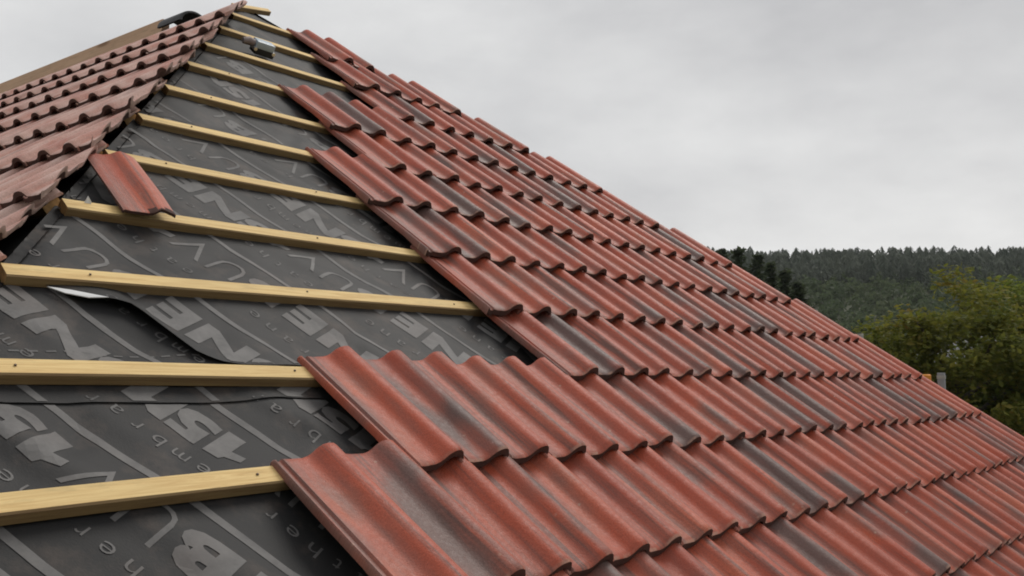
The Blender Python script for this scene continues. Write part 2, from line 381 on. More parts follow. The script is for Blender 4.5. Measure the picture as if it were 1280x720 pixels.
# ---- printed lettering lying on the sheet
def text_mesh(txt, size, bold):
    cu = bpy.data.curves.new('t', 'FONT'); cu.body = txt; cu.size = size; cu.resolution_u = 3
    cu.offset = bold; cu.align_x = 'LEFT'
    o = bpy.data.objects.new('t', cu); col.objects.link(o)
    dg = bpy.context.evaluated_depsgraph_get(); me = bpy.data.meshes.new_from_object(o.evaluated_get(dg))
    bpy.data.objects.remove(o); bpy.data.curves.remove(cu)
    vv = [x.co.xy.copy() for x in me.vertices]; ff = [list(p_.vertices) for p_ in me.polygons]
    bpy.data.meshes.remove(me); return vv, ff
cache = {}
S_, T_ = Vector((.866, .5)), Vector((-.5, .866))         # s across the print, t along it; the print reads up the slope, tops to the left
ST = lambda s, t: S_*s+T_*t
class Print:
    def __init__(s): s.b = {0: [[], []], 1: [[], []]}
    def poly(s, vv, ff, k=0):
        V, F = s.b[k]; o = len(V); V += vv; F += [[o+i for i in f] for f in ff]
    def glyph(s, ch, s0, t0, t1, cap, bold, k=0):          # a character fitted between t0 and t1 on the baseline s0
        key = (ch, bold)
        if ch == '1': cache[key] = ([Vector(q) for q in ((.42, 0), (1, 0), (1, 1), (.50, 1), (.42, .86), (.0, .74), (.0, .52), (.42, .58))], [[0, 1, 2, 3, 4, 7], [4, 5, 6, 7]])
        if key not in cache: cache[key] = text_mesh(ch, 1.0, bold)
        vv, ff = cache[key]; x0 = min(p.x for p in vv); x1 = max(p.x for p in vv); y0 = min(p.y for p in vv); y1 = max(p.y for p in vv)
        ch_ = cap
        s.poly([ST(s0-(p.y-(y0 if cap > .2 else 0))*(cap/(y1-y0) if cap > .2 else cap*1.35), t0+(p.x-x0)/(x1-x0)*(t1-t0)) for p in vv], ff, k)
    def line(s, a, b, w, k=0):
        a, b = Vector(a), Vector(b); d = (b-a).normalized(); q = Vector((-d.y, d.x))*w/2
        s.poly([a-q, b-q, b+q, a+q], [[0, 1, 2, 3]], k)
    def big(s, s0, t0, k=0):                               # one repeat of the big lettering, 2.4 long
        for ch, a, b_, bo in (('N', 0, .44, .055), ('E', .49, .77, .06), ('B', .86, 1.20, .055), ('U', 1.25, 1.50, -.012), ('V', 1.56, 1.84, -.012), ('1', 1.88, 2.10, .06), ('5', 2.13, 2.40, .055)):
            s.glyph(ch, s0, t0+a, t0+b_, .30, bo, k)
    def words(s, s0, t0, n, k=0, start=0):
        for i in range(n):
            ch = 'breather membrane '[(i+start) % 18]
            if ch == ' ': continue
            w = .105 if ch == 'm' else .05 if ch in 'rt' else .078
            s.glyph(ch, s0+.05, t0+i*.155-w/2, t0+i*.155+w/2, .115, -.006, k)
    def build(s, strip_ob, vlo, vhi, lift, lower=None, curl=None):
        for k, m in ((0, M_PRINT), (1, M_PRINTS)):
            V, F = s.b[k]
            if not F: continue
            me = bpy.data.meshes.new('printed_lettering'); me.from_pydata([(p.x, p.y, 0) for p in V], [], F)
            bm = bmesh.new(); bm.from_mesh(me)
            qs = list(np.arange(vlo, vhi+.03, .04))
            for q in qs:
                bmesh.ops.bisect_plane(bm, geom=bm.verts[:]+bm.edges[:]+bm.faces[:], plane_co=(0, q, 0), plane_no=(0, 1, 0),
                                       clear_inner=bool(q == qs[0]), clear_outer=bool(q == qs[-1]))
            for q in np.arange(0.5, 11.6, .06):
                bmesh.ops.bisect_plane(bm, geom=bm.verts[:]+bm.edges[:]+bm.faces[:], plane_co=(q, 0, 0), plane_no=(1, 0, 0),
                                       clear_inner=bool(q == .5), clear_outer=bool(q > 11.53))
            kill = []
            for f in bm.faces:
                cc_ = f.calc_center_median()
                if cc_.x < HIPL(cc_.y)+.03 or cc_.x > HIPR(cc_.y)-.1 or (lower and cc_.y < lower(cc_.x)+.012): kill.append(f)
            bmesh.ops.delete(bm, geom=kill, context='FACES')
            for q in bm.verts:
                u, v = q.co.x, q.co.y; z = sag(u, v)+lift+.0030
                if curl: z += curl(u, v, lower(u))
                q.co = P(u, v, z)-BASE
            if bm.faces:
                bmesh.ops.recalc_face_normals(bm, faces=bm.faces); bm.to_mesh(me); bm.free()
                me.materials.append(m); tag(link('printed_lettering', me, None, strip_ob), kind='stuff')
            else: bm.free()
# bottom strip
pr = Print()
for i in range(-3, 4):
    pr.line(ST(2.54+.89*i, -4.5), ST(2.54+.89*i, 1.5), .055)
    for j in range(-1, 2): pr.big(2.40+.89*i, -2.73-.555*i+2.4*j)
    pr.words(2.82+.89*i, -2.85-.57*i-18*.155, 36)
pr.build(S1, -1.25, .87, 0)
# narrow strip below the loose edge, with its dashed lap line
pr = Print()
for i in range(-2, 5):
    pr.line(ST(3.45+.93*i, -3), ST(3.45+.93*i, 3), .05)
    for j in range(-1, 2): pr.big(3.27+.93*i, -.30-.55*i+2.4*j)
    pr.words(3.70+.93*i, -2.2-.57*i, 30, 1)
for q in np.arange(1.2, 7.5, .105): pr.line((q, 1.345), (q+.06, 1.345), .016, 1)
pr.build(S2, .885, 2.2, .012)
# long third strip
pr = Print()
for i in range(-3, 7):
    pr.line(ST(4.35+.975*i, -3), ST(4.35+.975*i, 6), .045, 0 if i < 2 else 1)
    for j in range(-1, 4): pr.big(4.18+.975*i, -.85-.55*i+2.4*j, 0 if j < 1 else 1)
    pr.words(4.62+.975*i, -3-.57*i, 46, 1)
pr.build(S3, 1.22, 5.35, .022, edge_c, curl_c)
pr = Print()
for i in range(-3, 5):
    pr.line(ST(6.36+1.0*i, 0), ST(6.36+1.0*i, 9), .04, 1)
    for j in range(0, 4): pr.big(6.2+1.0*i, -.5-.55*i+2.4*j, 1)
pr.build(S4, 5.4, 9.8, .024)

# ---- battens: (v, left pixel-derived u or None, colour seed)
def batten(A, B, across, normal, w, h, name='batten', mats=None, twist=.0):
    """A, B: ends of the top upper arris; across points down the slope"""
    d = (B-A); Lg = d.length; nseg = max(2, int(Lg/.35)); vs = []; uvs = []; fs = []; mi = []
    ring = [(0, 0), (w, 0), (w, -h), (0, -h)]
    bev = .0035
    prof = [(bev, 0), (w-bev, 0), (w, -bev), (w, -h+bev), (w-bev, -h), (bev, -h), (0, -h+bev), (0, -bev)]
    sd_ = random.random()*50
    for i in range(nseg+1):
        t_ = i/nseg; c0 = A+d*t_
        wob = .006*noise.noise(Vector((t_*Lg*.8, sd_, 0))); wz = .003*noise.noise(Vector((t_*Lg*.9, sd_, 9)))
        for j, (x, z) in enumerate(prof):
            vs.append(c0+across*(x+wob)+normal*(z+wz))
    n = len(prof); loops_uv = []
    for i in range(nseg):
        for j in range(n):
            k = (j+1) % n
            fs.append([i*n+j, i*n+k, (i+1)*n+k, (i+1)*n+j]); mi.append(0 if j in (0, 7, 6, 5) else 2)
    fs.append(list(range(n))[::-1]); mi.append(1); fs.append([nseg*n+j for j in range(n)]); mi.append(1)
    me = mesh(name, vs, fs, False, BASE)
    for m_ in (mats or (M_BAT, M_BATEND, M_BATSIDE)): me.materials.append(m_)
    me.polygons.foreach_set('material_index', mi)
    l = me.uv_layers.new(name='UVMap')
    acc = [0]
    for j in range(n): acc.append(acc[-1]+math.dist(prof[j], prof[(j+1) % n]))
    for pi, p_ in enumerate(me.polygons):
        for q, li in enumerate(p_.loop_indices):
            vi = me.loops[li].vertex_index; i, j = divmod(vi, n)
            jj = j if not (pi < nseg*n and pi % n == n-1 and j == 0) else n
            l.data[li].uv = (i/nseg*Lg, acc[jj])
    bm = bmesh.new(); bm.from_mesh(me); bmesh.ops.recalc_face_normals(bm, faces=bm.faces); bm.to_mesh(me); bm.free()
    return link(name, me, None, house)
M_NAIL = plain('rusty_nail', (.10, .07, .05), .5, 40, .3, .5)
BV = {0: (-.028, .055), 1: (.027, 0.0), 2: (0, .01), 3: (-.02, .02), 4: (-.01, 0), 5: (.0, .0), 6: (.0, 0), 7: (0, 0), 8: (0, 0), 9: (.0, .0), 10: (0, 0), 11: (-.45, -.45)}
for k in range(-3, 12):
    va, vb = BV.get(k, (0, 0))
    ul = HIPL(k+.1)+.04
    ur = HIPR(k)-.05
    if k == 11: ul, ur = HIPL(k-.45)+.03, HIPR(k-.45)+.12
    # the two photographed ends fix the slight skew of each batten
    A = P(ul, k+.155+va, .0); B = P(ur, k+.155+va+(vb-va)*(min(ur, ul+5)-ul)/3.0 if k < 3 else k+.155, .0)
    if k in (0, 1, 2):
        sl = {0: .030, 1: -.012, 2: .012}[k]
        A = P(ul, k+.155+sl*(ul-2.6), 0); ue = {0: 5.0, 1: 6.2, 2: 7.6}[k]; B = P(ue, k+.155+sl*(ue-2.6), 0)
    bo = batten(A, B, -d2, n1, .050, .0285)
    if 0 <= k <= 7:
        for i in range(3):
            q = A+(B-A).normalized()*(.16+.60*i+.05*random.random())-d2*(.022+.008*random.random())
            e = MB(); e.tube([q+n1*.0005, q+n1*.0030, q+n1*.0038], [.0028, .0028, .0018], 8); e.build('nail', M_NAIL, bo, BASE)

# ---- tile meshes
TOPP = [(-.074, -.004), (-.064, .010), (-.054, .010), (-.046, -.008), (-.012, -.010), (0, .008), (.05, .001), (.155, .0), (.195, .010), (.223, .030), (.250, .063), (.283, .084), (.318, .091), (.352, .088), (.382, .073), (.404, .042), (.420, .013), (.4405, .004)]
TL = 1.29
def tile_mesh(seed, length=TL, cut=None, right_hidden=True):
    rnd = random.Random(seed)
    ys = [0, -.012, -.05, -length*.35, -length*.7, -length+.06, -length+.014, -length]
    nT = len(TOPP); vs = []; uv = []
    ph = rnd.random()*10
    def thick(x, y):
        th = .042
        if y < -length+.07: th = .064
        if y > -.3*length-.2 and y > -.2: th = .032
        return th
    for y in ys:
        for (x, z) in TOPP:
            zz = z + .0045*noise.noise(Vector((x*4, y*2.5, ph)))
            if y <= -length+.001: zz -= .011
            if y >= -.001: zz -= .010
            yy = y + (.008*noise.noise(Vector((x*9, ph, y))) if y < -length+.02 or y > -.02 else 0)
            vs.append(Vector((x, yy, zz))); uv.append((x, y))
    nb = len(vs)
    for y in ys:
        for (x, z) in TOPP:
            vs.append(Vector((x*.985+.003, y, z-thick(x, y)))); uv.append((x, y))
    fs = []; mi = []
    R_ = len(ys)
    for i in range(R_-1):
        for j in range(nT-1):
            a = i*nT+j; fs.append([a, a+nT, a+nT+1, a+1]); mi.append(0)
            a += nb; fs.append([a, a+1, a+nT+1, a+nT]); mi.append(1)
        for j in (0, nT-1):
            a = i*nT+j; fs.append([a, a+nT, a+nT+nb, a+nb] if j else [a, a+nb, a+nb+nT, a+nT]); mi.append(0)
    for j in range(nT-1):
        for i, fl in ((0, 0), (R_-1, 1)):
            a = i*nT+j; fs.append([a, a+1, a+1+nb, a+nb]); mi.append(0 if fl == 0 else 1)  # lower end face takes the shade-dark underside colour
    me = mesh('roof_tile', [v*G for v in vs], fs, False, None, uv)
    me.polygons.foreach_set('material_index', mi)
    bm = bmesh.new(); bm.from_mesh(me); bmesh.ops.recalc_face_normals(bm, faces=bm.faces)
    if cut: cut(bm)
    bm.to_mesh(me); bm.free()
    me.polygons.foreach_set('use_smooth', [True]*len(me.polygons)); me.set_sharp_from_angle(angle=R(48))
    return me
VARS = [tile_mesh(i) for i in range(6)]
for me in VARS:
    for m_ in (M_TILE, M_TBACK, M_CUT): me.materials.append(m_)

tiles = []        # (world matrix, mesh, tint, size)
def mtx(o, x, y, z):
    M = Matrix.Identity(4)
    for i, a in enumerate((x, y, z)): M[0][i], M[1][i], M[2][i] = a
    M.translation = o; return M
def view_size(M, me):
    cpt = M @ Vector((.2*G, -.7*G, .05*G)); x, y, z = project(cpt)
    if z < .2 or x < -60 or x > 1340 or y < -60 or y > 780: return 0
    return abs((CAM-cpt).normalized().dot(M.to_3x3() @ Vector((0, 0, 1))))/z**2
# per course: left edge of the first tile, right end of the last
X0 = {-3: 3.62, -2: 3.60, -1: 3.62, 0: 3.61, 1: 4.40, 2: 7.0, 3: 6.885, 4: 6.83, 5: 6.756, 6: 7.558, 7: 7.50, 8: 9.17, 9: 9.22, 10: 9.36}
X1 = {-3: 20.0, -2: 19.3, -1: 18.6, 0: 17.85, 1: 17.25, 2: 16.69, 3: 16.11, 4: 15.36, 5: 14.5, 6: 13.61, 7: 13.22, 8: 12.21, 9: 11.48, 10: 10.24}
DK = {1: [.0, .62, .12, .05, .1, .08, .0, .55, .1, .3], 0: [.12, .5, .25, .3, .0, .1, .05, .08, .45, .0, .1],
      2: [.22, .95, .2, .3, .0, .7, .1, .6, .0, .1, .55, .0], 3: [.15, .1, .2, .35, .0, .0, .45, .2, .1, .7], 4: [.55, .8, .0, .35, .2, .1, .5, .0, .2],
      5: [.05, .5, .1, .65, .05, .55, .1, .4, .1], 6: [.0, .1, .2, .4, .2, .0, .5], 7: [.1, .85, .05, .3, .1, .1, .5]}
rt = random.Random(21)
for k in range(-3, 11):
    n = max(1, round((X1[k]-X0[k])/PW))
    for i in range(n):
        u = X0[k]+i*PW+rt.uniform(-.010, .010)
        tl = TILT+rt.uniform(-.010, .010); tw = rt.uniform(-.012, .012)+(.066*math.exp(-i/1.5) if k in (-1, 0, 1) else 0)
        y = (math.cos(tl)*d2-math.sin(tl)*n1); x = (d1+tw*d2).normalized(); z = x.cross(y).normalized(); y = z.cross(x)
        o = P(u, k+.20+rt.uniform(-.020, .020), .018+rt.uniform(-.003, .004))+y*0-x*0
        if tw > .012: o = o-d1*(tw*TL*G)
        dk = DK.get(k, [])
        dv = dk[i] if i < len(dk) else (rt.choice([0, .05, .1, .15, .2, .3]) if rt.random() < .66 else rt.uniform(.4, .95))
        if i >= n-2: dv = .1
        M = mtx(o, x, y, z); me = VARS[rt.randrange(6)]
        tiles.append((M, me, (dv, rt.random(), rt.uniform(.0, .06), 1), view_size(M, me)))
# side slope, tiles cut along the hip
for kk in range(-3, 11):
    zc = P(HIPL(kk), kk).z-APEX.z; yc = zc/(G*yl.z)
    for i in range(34):
        xr = hip_x(yc)+1.2-i*PW
        tl = .098+rt.uniform(-.006, .006)
        y = math.cos(tl)*yl-math.sin(tl)*nl; x = xl; z = x.cross(y).normalized()
        x_left = xr-PW
        z = z*.68
        o = PL(x_left+rt.uniform(-.006, .006), yc+.20+rt.uniform(-.012, .012), .012+rt.uniform(-.003, .004))
        M = mtx(o, x, y, z); me = VARS[rt.randrange(6)]
        # keep only what lies on this side of the hip
        hn = hipdir.cross(Vector((0, 0, 1))).normalized()
        if hn.dot(c) < 0: hn = -hn
        cs = [(M @ (Vector((a, b_, .0))*G)-APEX).dot(hn) for a in (0, PW) for b_ in (0, -TL)]
        gap = -.085+rt.uniform(-.015, .015)
        if max(cs) < gap+.03: continue
        if min(cs) < gap:
            Mi = M.inverted(); co = Mi @ (APEX+hn*gap); no = (Mi.to_3x3() @ hn).normalized()
            def cut(bm, co=co, no=no):
                r_ = bmesh.ops.bisect_plane(bm, geom=bm.verts[:]+bm.edges[:]+bm.faces[:], plane_co=co, plane_no=no, clear_inner=True)
                ed = [e for e in r_['geom_cut'] if isinstance(e, bmesh.types.BMEdge)]
                f_ = bmesh.ops.edgeloop_fill(bm, edges=ed, mat_nr=2) if ed else None
            me = tile_mesh(rt.randrange(999), cut=cut)
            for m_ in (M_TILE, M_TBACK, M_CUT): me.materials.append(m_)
            if not me.polygons: continue
        dv = rt.choice([0, .0, .1, .1, .2, .35])
        tiles.append((M, me, (dv, rt.random(), rt.uniform(.85, 1.0), 1), view_size(M, me)*.9))  # high third tint channel paints grazing sky sheen as pale pink
order = sorted(range(len(tiles)), key=lambda i: -tiles[i][3])
TB = Matrix.Translation(-BASE)
for i in order[:300]:
    M, me, tint, s_ = tiles[i]
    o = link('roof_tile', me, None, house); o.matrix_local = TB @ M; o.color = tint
# the small far ones: one part
VV = []; FF = []; UV = []; TT = []; MI = []; nv = 0
for i in order[300:]:
    M, me, tint, s_ = tiles[i]; Q = np.array(TB @ M)
    co = np.empty(len(me.vertices)*3, 'f'); me.vertices.foreach_get('co', co); co = co.reshape(-1, 3) @ Q[:3, :3].T + Q[:3, 3]
    VV.append(co); uvd = me.uv_layers[0].data
    for p_ in me.polygons:
        FF.append([v+nv for v in p_.vertices]); MI.append(p_.material_index)
        for li in p_.loop_indices: UV.append(tuple(uvd[li].uv))
    TT += [tint]*len(me.vertices); nv += len(me.vertices)
me = bpy.data.meshes.new('roof_tile'); me.from_pydata(np.concatenate(VV).tolist(), [], FF)
l = me.uv_layers.new(name='UVMap'); l.data.foreach_set('uv', np.array(UV, 'f').ravel())
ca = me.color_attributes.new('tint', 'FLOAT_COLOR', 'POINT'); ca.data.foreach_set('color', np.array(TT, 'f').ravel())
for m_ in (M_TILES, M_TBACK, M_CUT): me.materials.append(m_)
me.polygons.foreach_set('material_index', MI); me.polygons.foreach_set('use_smooth', [True]*len(me.polygons)); me.set_sharp_from_angle(angle=R(48))
tag(link('roof_tile', me, None, house), kind='stuff')

# ---- side slope battens, poking out at the hip, and its underlay; right slope underlay
for kk in range(-3, 11):
    zc = P(HIPL(kk), kk).z-APEX.z; yc = zc/(G*yl.z)
    xr = hip_x(yc)
    batten(PL(xr-26, yc+.155), PL(xr-.17, yc+.155), -yl, nl, .050, .0285)
zE = P(0, VE).z; yE = (zE-APEX.z)/(G*yl.z)
LEN = 10.5
e = MB(); far = APEX+c*LEN
hipL_e = PL(hip_x(yE), yE); hipR_e = P(HIPR(VE), VE)
def drop(p, n_, d=.036): return p-n_*d
farL = hipL_e+c*(LEN-1.2); 
a, b_, c_, d_ = drop(APEX, nl), drop(far, nl), drop(farL+c*3, nl), drop(hipL_e, nl)
e.add([a, b_, c_, d_], [[0, 1, 2, 3]])
e.build('underlay', M_UND, house, BASE)
nr = (APEX-hipR_e).cross(c).normalized()
if nr.z < 0: nr = -nr
farR = hipR_e+c*(LEN+1.8)
e = MB(); e.add([drop(APEX, nr), drop(hipR_e, nr), drop(farR, nr), drop(far, nr)], [[0, 1, 2, 3]])
e.build('underlay', M_UND, house, BASE)
# hip rafters
for q, nm in ((hipL_e, 'hip_rafter'), (hipR_e, 'hip_rafter')):
    e = MB(); dd = (q-APEX); ax = dd.normalized(); sd_ = ax.cross(Vector((0, 0, 1))).normalized(); up = sd_.cross(ax)
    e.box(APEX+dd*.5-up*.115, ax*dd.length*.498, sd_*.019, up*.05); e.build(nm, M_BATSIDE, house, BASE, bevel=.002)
# far end of the roof, walls, fascia and gutter
e = MB(); e.add([drop(far, Vector((0, 0, 1)), .04), farR-Vector((0, 0, .04)), farL+c*3-Vector((0, 0, .04))], [[0, 1, 2]]); 
M_WALL = plain('rendered_wall', (.55, .52, .46), .9, 5, .1)
e.build('gable_wall', M_WALL, house, BASE)
cn = [hipL_e, hipR_e, farR, farL+c*3]; ctr = sum(cn, Vector())/4
cw = [Vector((p.x+(ctr.x-p.x)*.07, p.y+(ctr.y-p.y)*.07, 0)) for p in cn]
for i in range(4):
    a, b_ = cw[i], cw[(i+1) % 4]; e = MB(); ax = (b_-a)/2; t_ = Vector((-ax.y, ax.x, 0)).normalized()*.12
    hh = zE-.12
    e.box((a+b_)/2+Vector((0, 0, hh/2)), ax*.985, t_, Vector((0, 0, hh/2))); e.build('wall', M_WALL, house, BASE)
M_FASC = plain('white_fascia', (.75, .75, .73), .5, 5, .06); M_GUT = plain('black_gutter', (.03, .03, .03), .4, 5, .2)
for i in (0, 1, 3):
    a, b_ = cn[i], cn[(i+1) % 4]; ax = (b_-a)/2; t_ = Vector((-ax.y, ax.x, 0)).normalized(); t_ = t_ if t_.dot(ctr-a) < 0 else -t_
    e = MB(); e.box((a+b_)/2-Vector((0, 0, .15))+t_*.0, ax*.995, t_*.01, Vector((0, 0, .09))); e.build('fascia', M_FASC, house, BASE)
    e = MB(); e.tube([a-Vector((0, 0, .12))+t_*.07, b_-Vector((0, 0, .12))+t_*.07], .055, 12); e.build('gutter', M_GUT, house, BASE, smooth=True)

# ridge board along the top of the side slope and the ridge tile near the peak
batten(APEX+c*.70+Vector((0, 0, .035)), far+Vector((0, 0, .035)), -c.cross(Vector((0, 0, 1))).normalized(), Vector((0, 0, 1)), .05, .085, 'ridge_board', (M_RIDGEW,)*3)

def half_round(o, ax, side, up, L_, rad, name, m):
    e = MB(); n = 14; vs = []
    for i, t_ in enumerate((-.5, -.46, 0, .46, .5)):
        for r_ in (rad, rad-.016):
            for j in range(n+1):
                a = math.pi*(j/n)
                s_ = .97 if i in (0, 4) and r_ == rad else 1
                vs.append(o+ax*L_*t_+side*math.cos(a)*r_*s_+up*math.sin(a)*r_*s_*.8)
    fs = []; q = (n+1)*2
    for i in range(4):
        for j in range(n):
            a = i*q+j; fs.append([a, a+1, a+q+1, a+q]); a += n+1; fs.append([a, a+q, a+q+1, a+1])
        for j in (0, n): a = i*q+j; fs.append([a, a+q, a+q+n+1, a+n+1])
    for i in (0, 4):
        for j in range(n): a = i*q+j; fs.append([a, a+1, a+n+2, a+n+1])
    e.add(vs, fs); return e.build(name, m, house, BASE, smooth=True)
M_RT = plain('dark_ridge_tile', (.045, .044, .046), .6, 14, .35)
half_round(APEX+c*.56+Vector((0, 0, -.04)), c, d1, Vector((0, 0, 1)), .24, .095, 'ridge_tile', M_RT)

# ------------------------------------------------------------------ loose things on the roof
def broken(bm):
    def bis(co, no, fill=True):
        r_ = bmesh.ops.bisect_plane(bm, geom=bm.verts[:]+bm.edges[:]+bm.faces[:], plane_co=Vector(co)*G, plane_no=Vector(no), clear_outer=True)
        ed = [e for e in r_['geom_cut'] if isinstance(e, bmesh.types.BMEdge)]
        if ed and fill: bmesh.ops.edgeloop_fill(bm, edges=ed, mat_nr=1)
    bis((-.015, 0, 0), (-1, 0, 0))
    bis((.405, 0, 0), (1, 0, 0))
    for v in bm.verts:                     # a plain low-profile tile
        v.co.z = v.co.z*.42
        x = v.co.x/G
        v.co.z += .030*G*max(0, 1-abs(x-.27)/.13)
        if x > .318: v.co.z += .42*.8*(.091-float(np.interp(x, [a for a, _ in TOPP], [b for _, b in TOPP])))*G
    # the lower right corner has flaked: the top skin drops away in two ragged ledges
    for v in bm.verts:
        q = v.co/G
        if q.x > .19 and q.y < -.74:
            n_ = noise.noise(Vector((q.x*15, 1, 3)))
            v.co.z -= .012*G; v.co.y += .03*G*n_
    for f in bm.faces:
        q = f.calc_center_median()/G
        if q.x > .18 and q.y < -.90+.03*math.sin(q.x*40): f.material_index = 1
me = tile_mesh(77, .96, broken)
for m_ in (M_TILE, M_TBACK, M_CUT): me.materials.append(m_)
lt = link('loose_tile', me); ang = R(-2)
xx = (math.cos(ang)*d1+math.sin(ang)*d2); yy = (-math.sin(ang)*d1+math.cos(ang)*d2); tl = .02
yy = (yy*math.cos(tl)-n1*math.sin(tl)).normalized(); zz = xx.cross(yy).normalized()
lt.matrix_world = mtx(P(3.67, 3.92, .05), xx, yy, zz); lt.color = (.0, .3, .03, 1)
tag(lt, 'loose red roof tile with a chipped lower corner lying across two battens', 'roof tile')
for nm, pts_, th in (('chip', [(.30, -.86), (.44, -.90), (.44, -1.0), (.30, -.96)], .0),):
    pass

M_BLUE = plain('pale_blue_enamel', (.42, .50, .56), .3, 20, .12); M_BLK = plain('black_rubber', (.02, .02, .022), .55, 20, .2)
M_STEEL = plain('bright_steel', (.62, .62, .62), .3, 20, .1, .8); M_PINKG = plain('grey_pink_grip', (.30, .24, .23), .6, 20, .2)
tb = P(7.86, 8.50, -.03); tool = empty('hand_tool', tb, 'small pale blue and black hand tool lying beside the upper battens', 'tool')
ax = (d1*.97-d2*.06).normalized(); sd_ = n1.cross(ax).normalized()
def bx_(name, o, a, b2, c2, m_, bev=.012):
    e = MB(); e.box(o, ax*a, sd_*b2, n1*c2); return e.build(name, m_, tool, tb, smooth=True, bevel=bev)
bx_('base', tb+n1*.012+ax*.01, .052, .032, .016, M_BLK, .005)
bx_('body', tb+n1*.043+ax*.005, .050, .030, .019, M_BLUE, .012)
e = MB(); e.tube([tb+n1*.04-ax*.048, tb+n1*.042-ax*.075, tb+n1*.034-ax*.105], [.017, .021, .015], 12); e.build('handle', M_PINKG, tool, tb, smooth=True)
for s_ in (-1, 1):
    e = MB(); q = tb+ax*(.05*s_+.004)+n1*.022; e.tube([q-sd_*.036, q+sd_*.036], .009, 10); e.build('bolt', M_STEEL, tool, tb, smooth=True)

# torn white scrap by the third batten
M_WHT = plain('white_sheet', (.78, .78, .78), .6, 20, .05)
o0 = P(3.42, 3.10, -.06); e = MB()
V_ = [P(3.40, 3.06, -.08), P(3.445, 3.05, -.08), P(3.44, 3.10, .02), P(3.42, 3.13, .045), P(3.405, 3.11, .02), P(3.385, 3.09, -.02)]
V2 = [v+d2*.003 for v in V_]
e.add(V_+V2, [[0, 1, 2, 3, 4, 5], [11, 10, 9, 8, 7, 6]]+[[i, (i+1) % 6, 6+(i+1) % 6, 6+i] for i in range(6)])
ws = e.build('white_scrap', M_WHT, None, o0); ws.location = o0
tag(ws, 'tiny torn white scrap sticking up behind the batten left of the loose tile', 'scrap')
# white turned-back corner of the loose sheet
V_ = [(2.77, 1.985), (2.90, 1.945), (3.00, 1.900), (3.11, 1.850), (2.99, 1.862), (2.86, 1.915)]
pts = [P(u, v, sag(u, v)+.022+curl_c(u, edge_c(u), edge_c(u))+.010) for u, v in V_]; e = MB(); e.add(pts+[p-n1*.002 for p in pts], [[0, 1, 2, 3, 4, 5], [11, 10, 9, 8, 7, 6]]+[[i, (i+1) % 6, 6+(i+1) % 6, 6+i] for i in range(6)])
e.build('turned_corner', M_WHT, S3, BASE)

# ------------------------------------------------------------------ scaffold poles standing beyond the right slope
nrh = Vector((nr.x, nr.y, 0)).normalized()
M_POLE = plain('galvanised_pole', (.42, .40, .36), .5, 12, .15, .3); M_CAP = plain('orange_plastic', (.75, .28, .03), .5, 12, .1)
def at_px(px, off):
    lo, hi = 0., 11.
    for _ in range(50):
        mid = (lo+hi)/2; p = hipR_e+c*mid+nrh*off
        if project(p)[0] > px: lo = mid
        else: hi = mid
    return hipR_e+c*mid+nrh*off
for px, ytop, lab, capd in ((1084, 417, 'beige scaffold pole top showing beside the step of the right roof edge', False), (1027, 387, 'faint scaffold pole top nearest the dark conifers at the roof edge', False), (1166, 470, 'scaffold pole top with an orange cap in front of the big trees', True)):
    p = at_px(px, .35); q = unproj(px, ytop, math.hypot(p.x, p.y))
    b0 = Vector((p.x, p.y, 0)); po = empty('scaffold_pole', b0, lab, 'scaffold pole', 'scaffold poles beyond the right roof edge')
    e = MB(); e.tube([b0, Vector((p.x, p.y, q.z))], .021, 14); e.build('pole', M_POLE, po, b0, smooth=True)
    e = MB(); e.box(b0+Vector((0, 0, .012)), Vector((.075, 0, 0)), Vector((0, .075, 0)), Vector((0, 0, .004))); e.build('base_plate', M_POLE, po, b0)
    if capd:
        e = MB(); t0 = Vector((p.x, p.y, q.z)); e.tube([t0-Vector((0, 0, .10)), t0+Vector((0, 0, .004)), t0+Vector((0, 0, .012))], [.032, .032, .024], 14); e.build('cap', M_CAP, po, b0, smooth=True)

p = at_px(1185, .42); q = unproj(1185, 466, math.hypot(p.x, p.y)); b0 = Vector((p.x, p.y, 0))
ub = empty('upright_board', b0, 'pale grey board standing on end beside the orange-capped pole', 'board')
e = MB(); e.box(b0+Vector((0, 0, q.z/2)), c*.024, nrh*.014, Vector((0, 0, q.z/2))); e.build('board', plain('weathered_board', (.33, .33, .34), .8, 9, .15), ub, b0, bevel=.004)
e = MB(); e.box(b0+Vector((0, 0, q.z-.03)), c*.026, nrh*.016, Vector((0, 0, .012))); e.build('end_band', M_POLE, ub, b0)

# ------------------------------------------------------------------ trees
def leaf_mat(name, stops, scale=.35):
    m, t, b = mat(name)
    tcn = N(t, 'ShaderNodeTexCoord'); f = tnoise(t, tcn.outputs['Object'], scale, 4, .6)
    a = N(t, 'ShaderNodeAttribute', attribute_name='leaf')
    s = N(t, 'ShaderNodeSeparateColor'); t.links.new(a.outputs['Color'], s.inputs[0])
    k = math_(t, 'ADD', math_(t, 'MULTIPLY', f, .75), math_(t, 'MULTIPLY', s.outputs[0], .35))
    cc = ramp(t, k, stops); t.links.new(cc, b.inputs['Base Color']); b.inputs['Roughness'].default_value = .6
    b.inputs['Specular IOR Level'].default_value = .25
    tr = N(t, 'ShaderNodeBsdfTranslucent'); t.links.new(cc, tr.inputs[0]); mx = N(t, 'ShaderNodeMixShader'); mx.inputs[0].default_value = .5
    o = t.nodes['Material Output']; t.links.new(b.outputs[0], mx.inputs[1]); t.links.new(tr.outputs[0], mx.inputs[2]); t.links.new(mx.outputs[0], o.inputs[0])
    return m
M_LEAFY = leaf_mat('olive_autumn_leaves', [(.30, (.10, .12, .024)), (.5, (.16, .175, .032)), (.68, (.22, .21, .036)), (.86, (.24, .16, .038))])
M_LEAFG = leaf_mat('green_leaves', [(.30, (.09, .125, .024)), (.5, (.145, .185, .034)), (.75, (.20, .235, .046))])
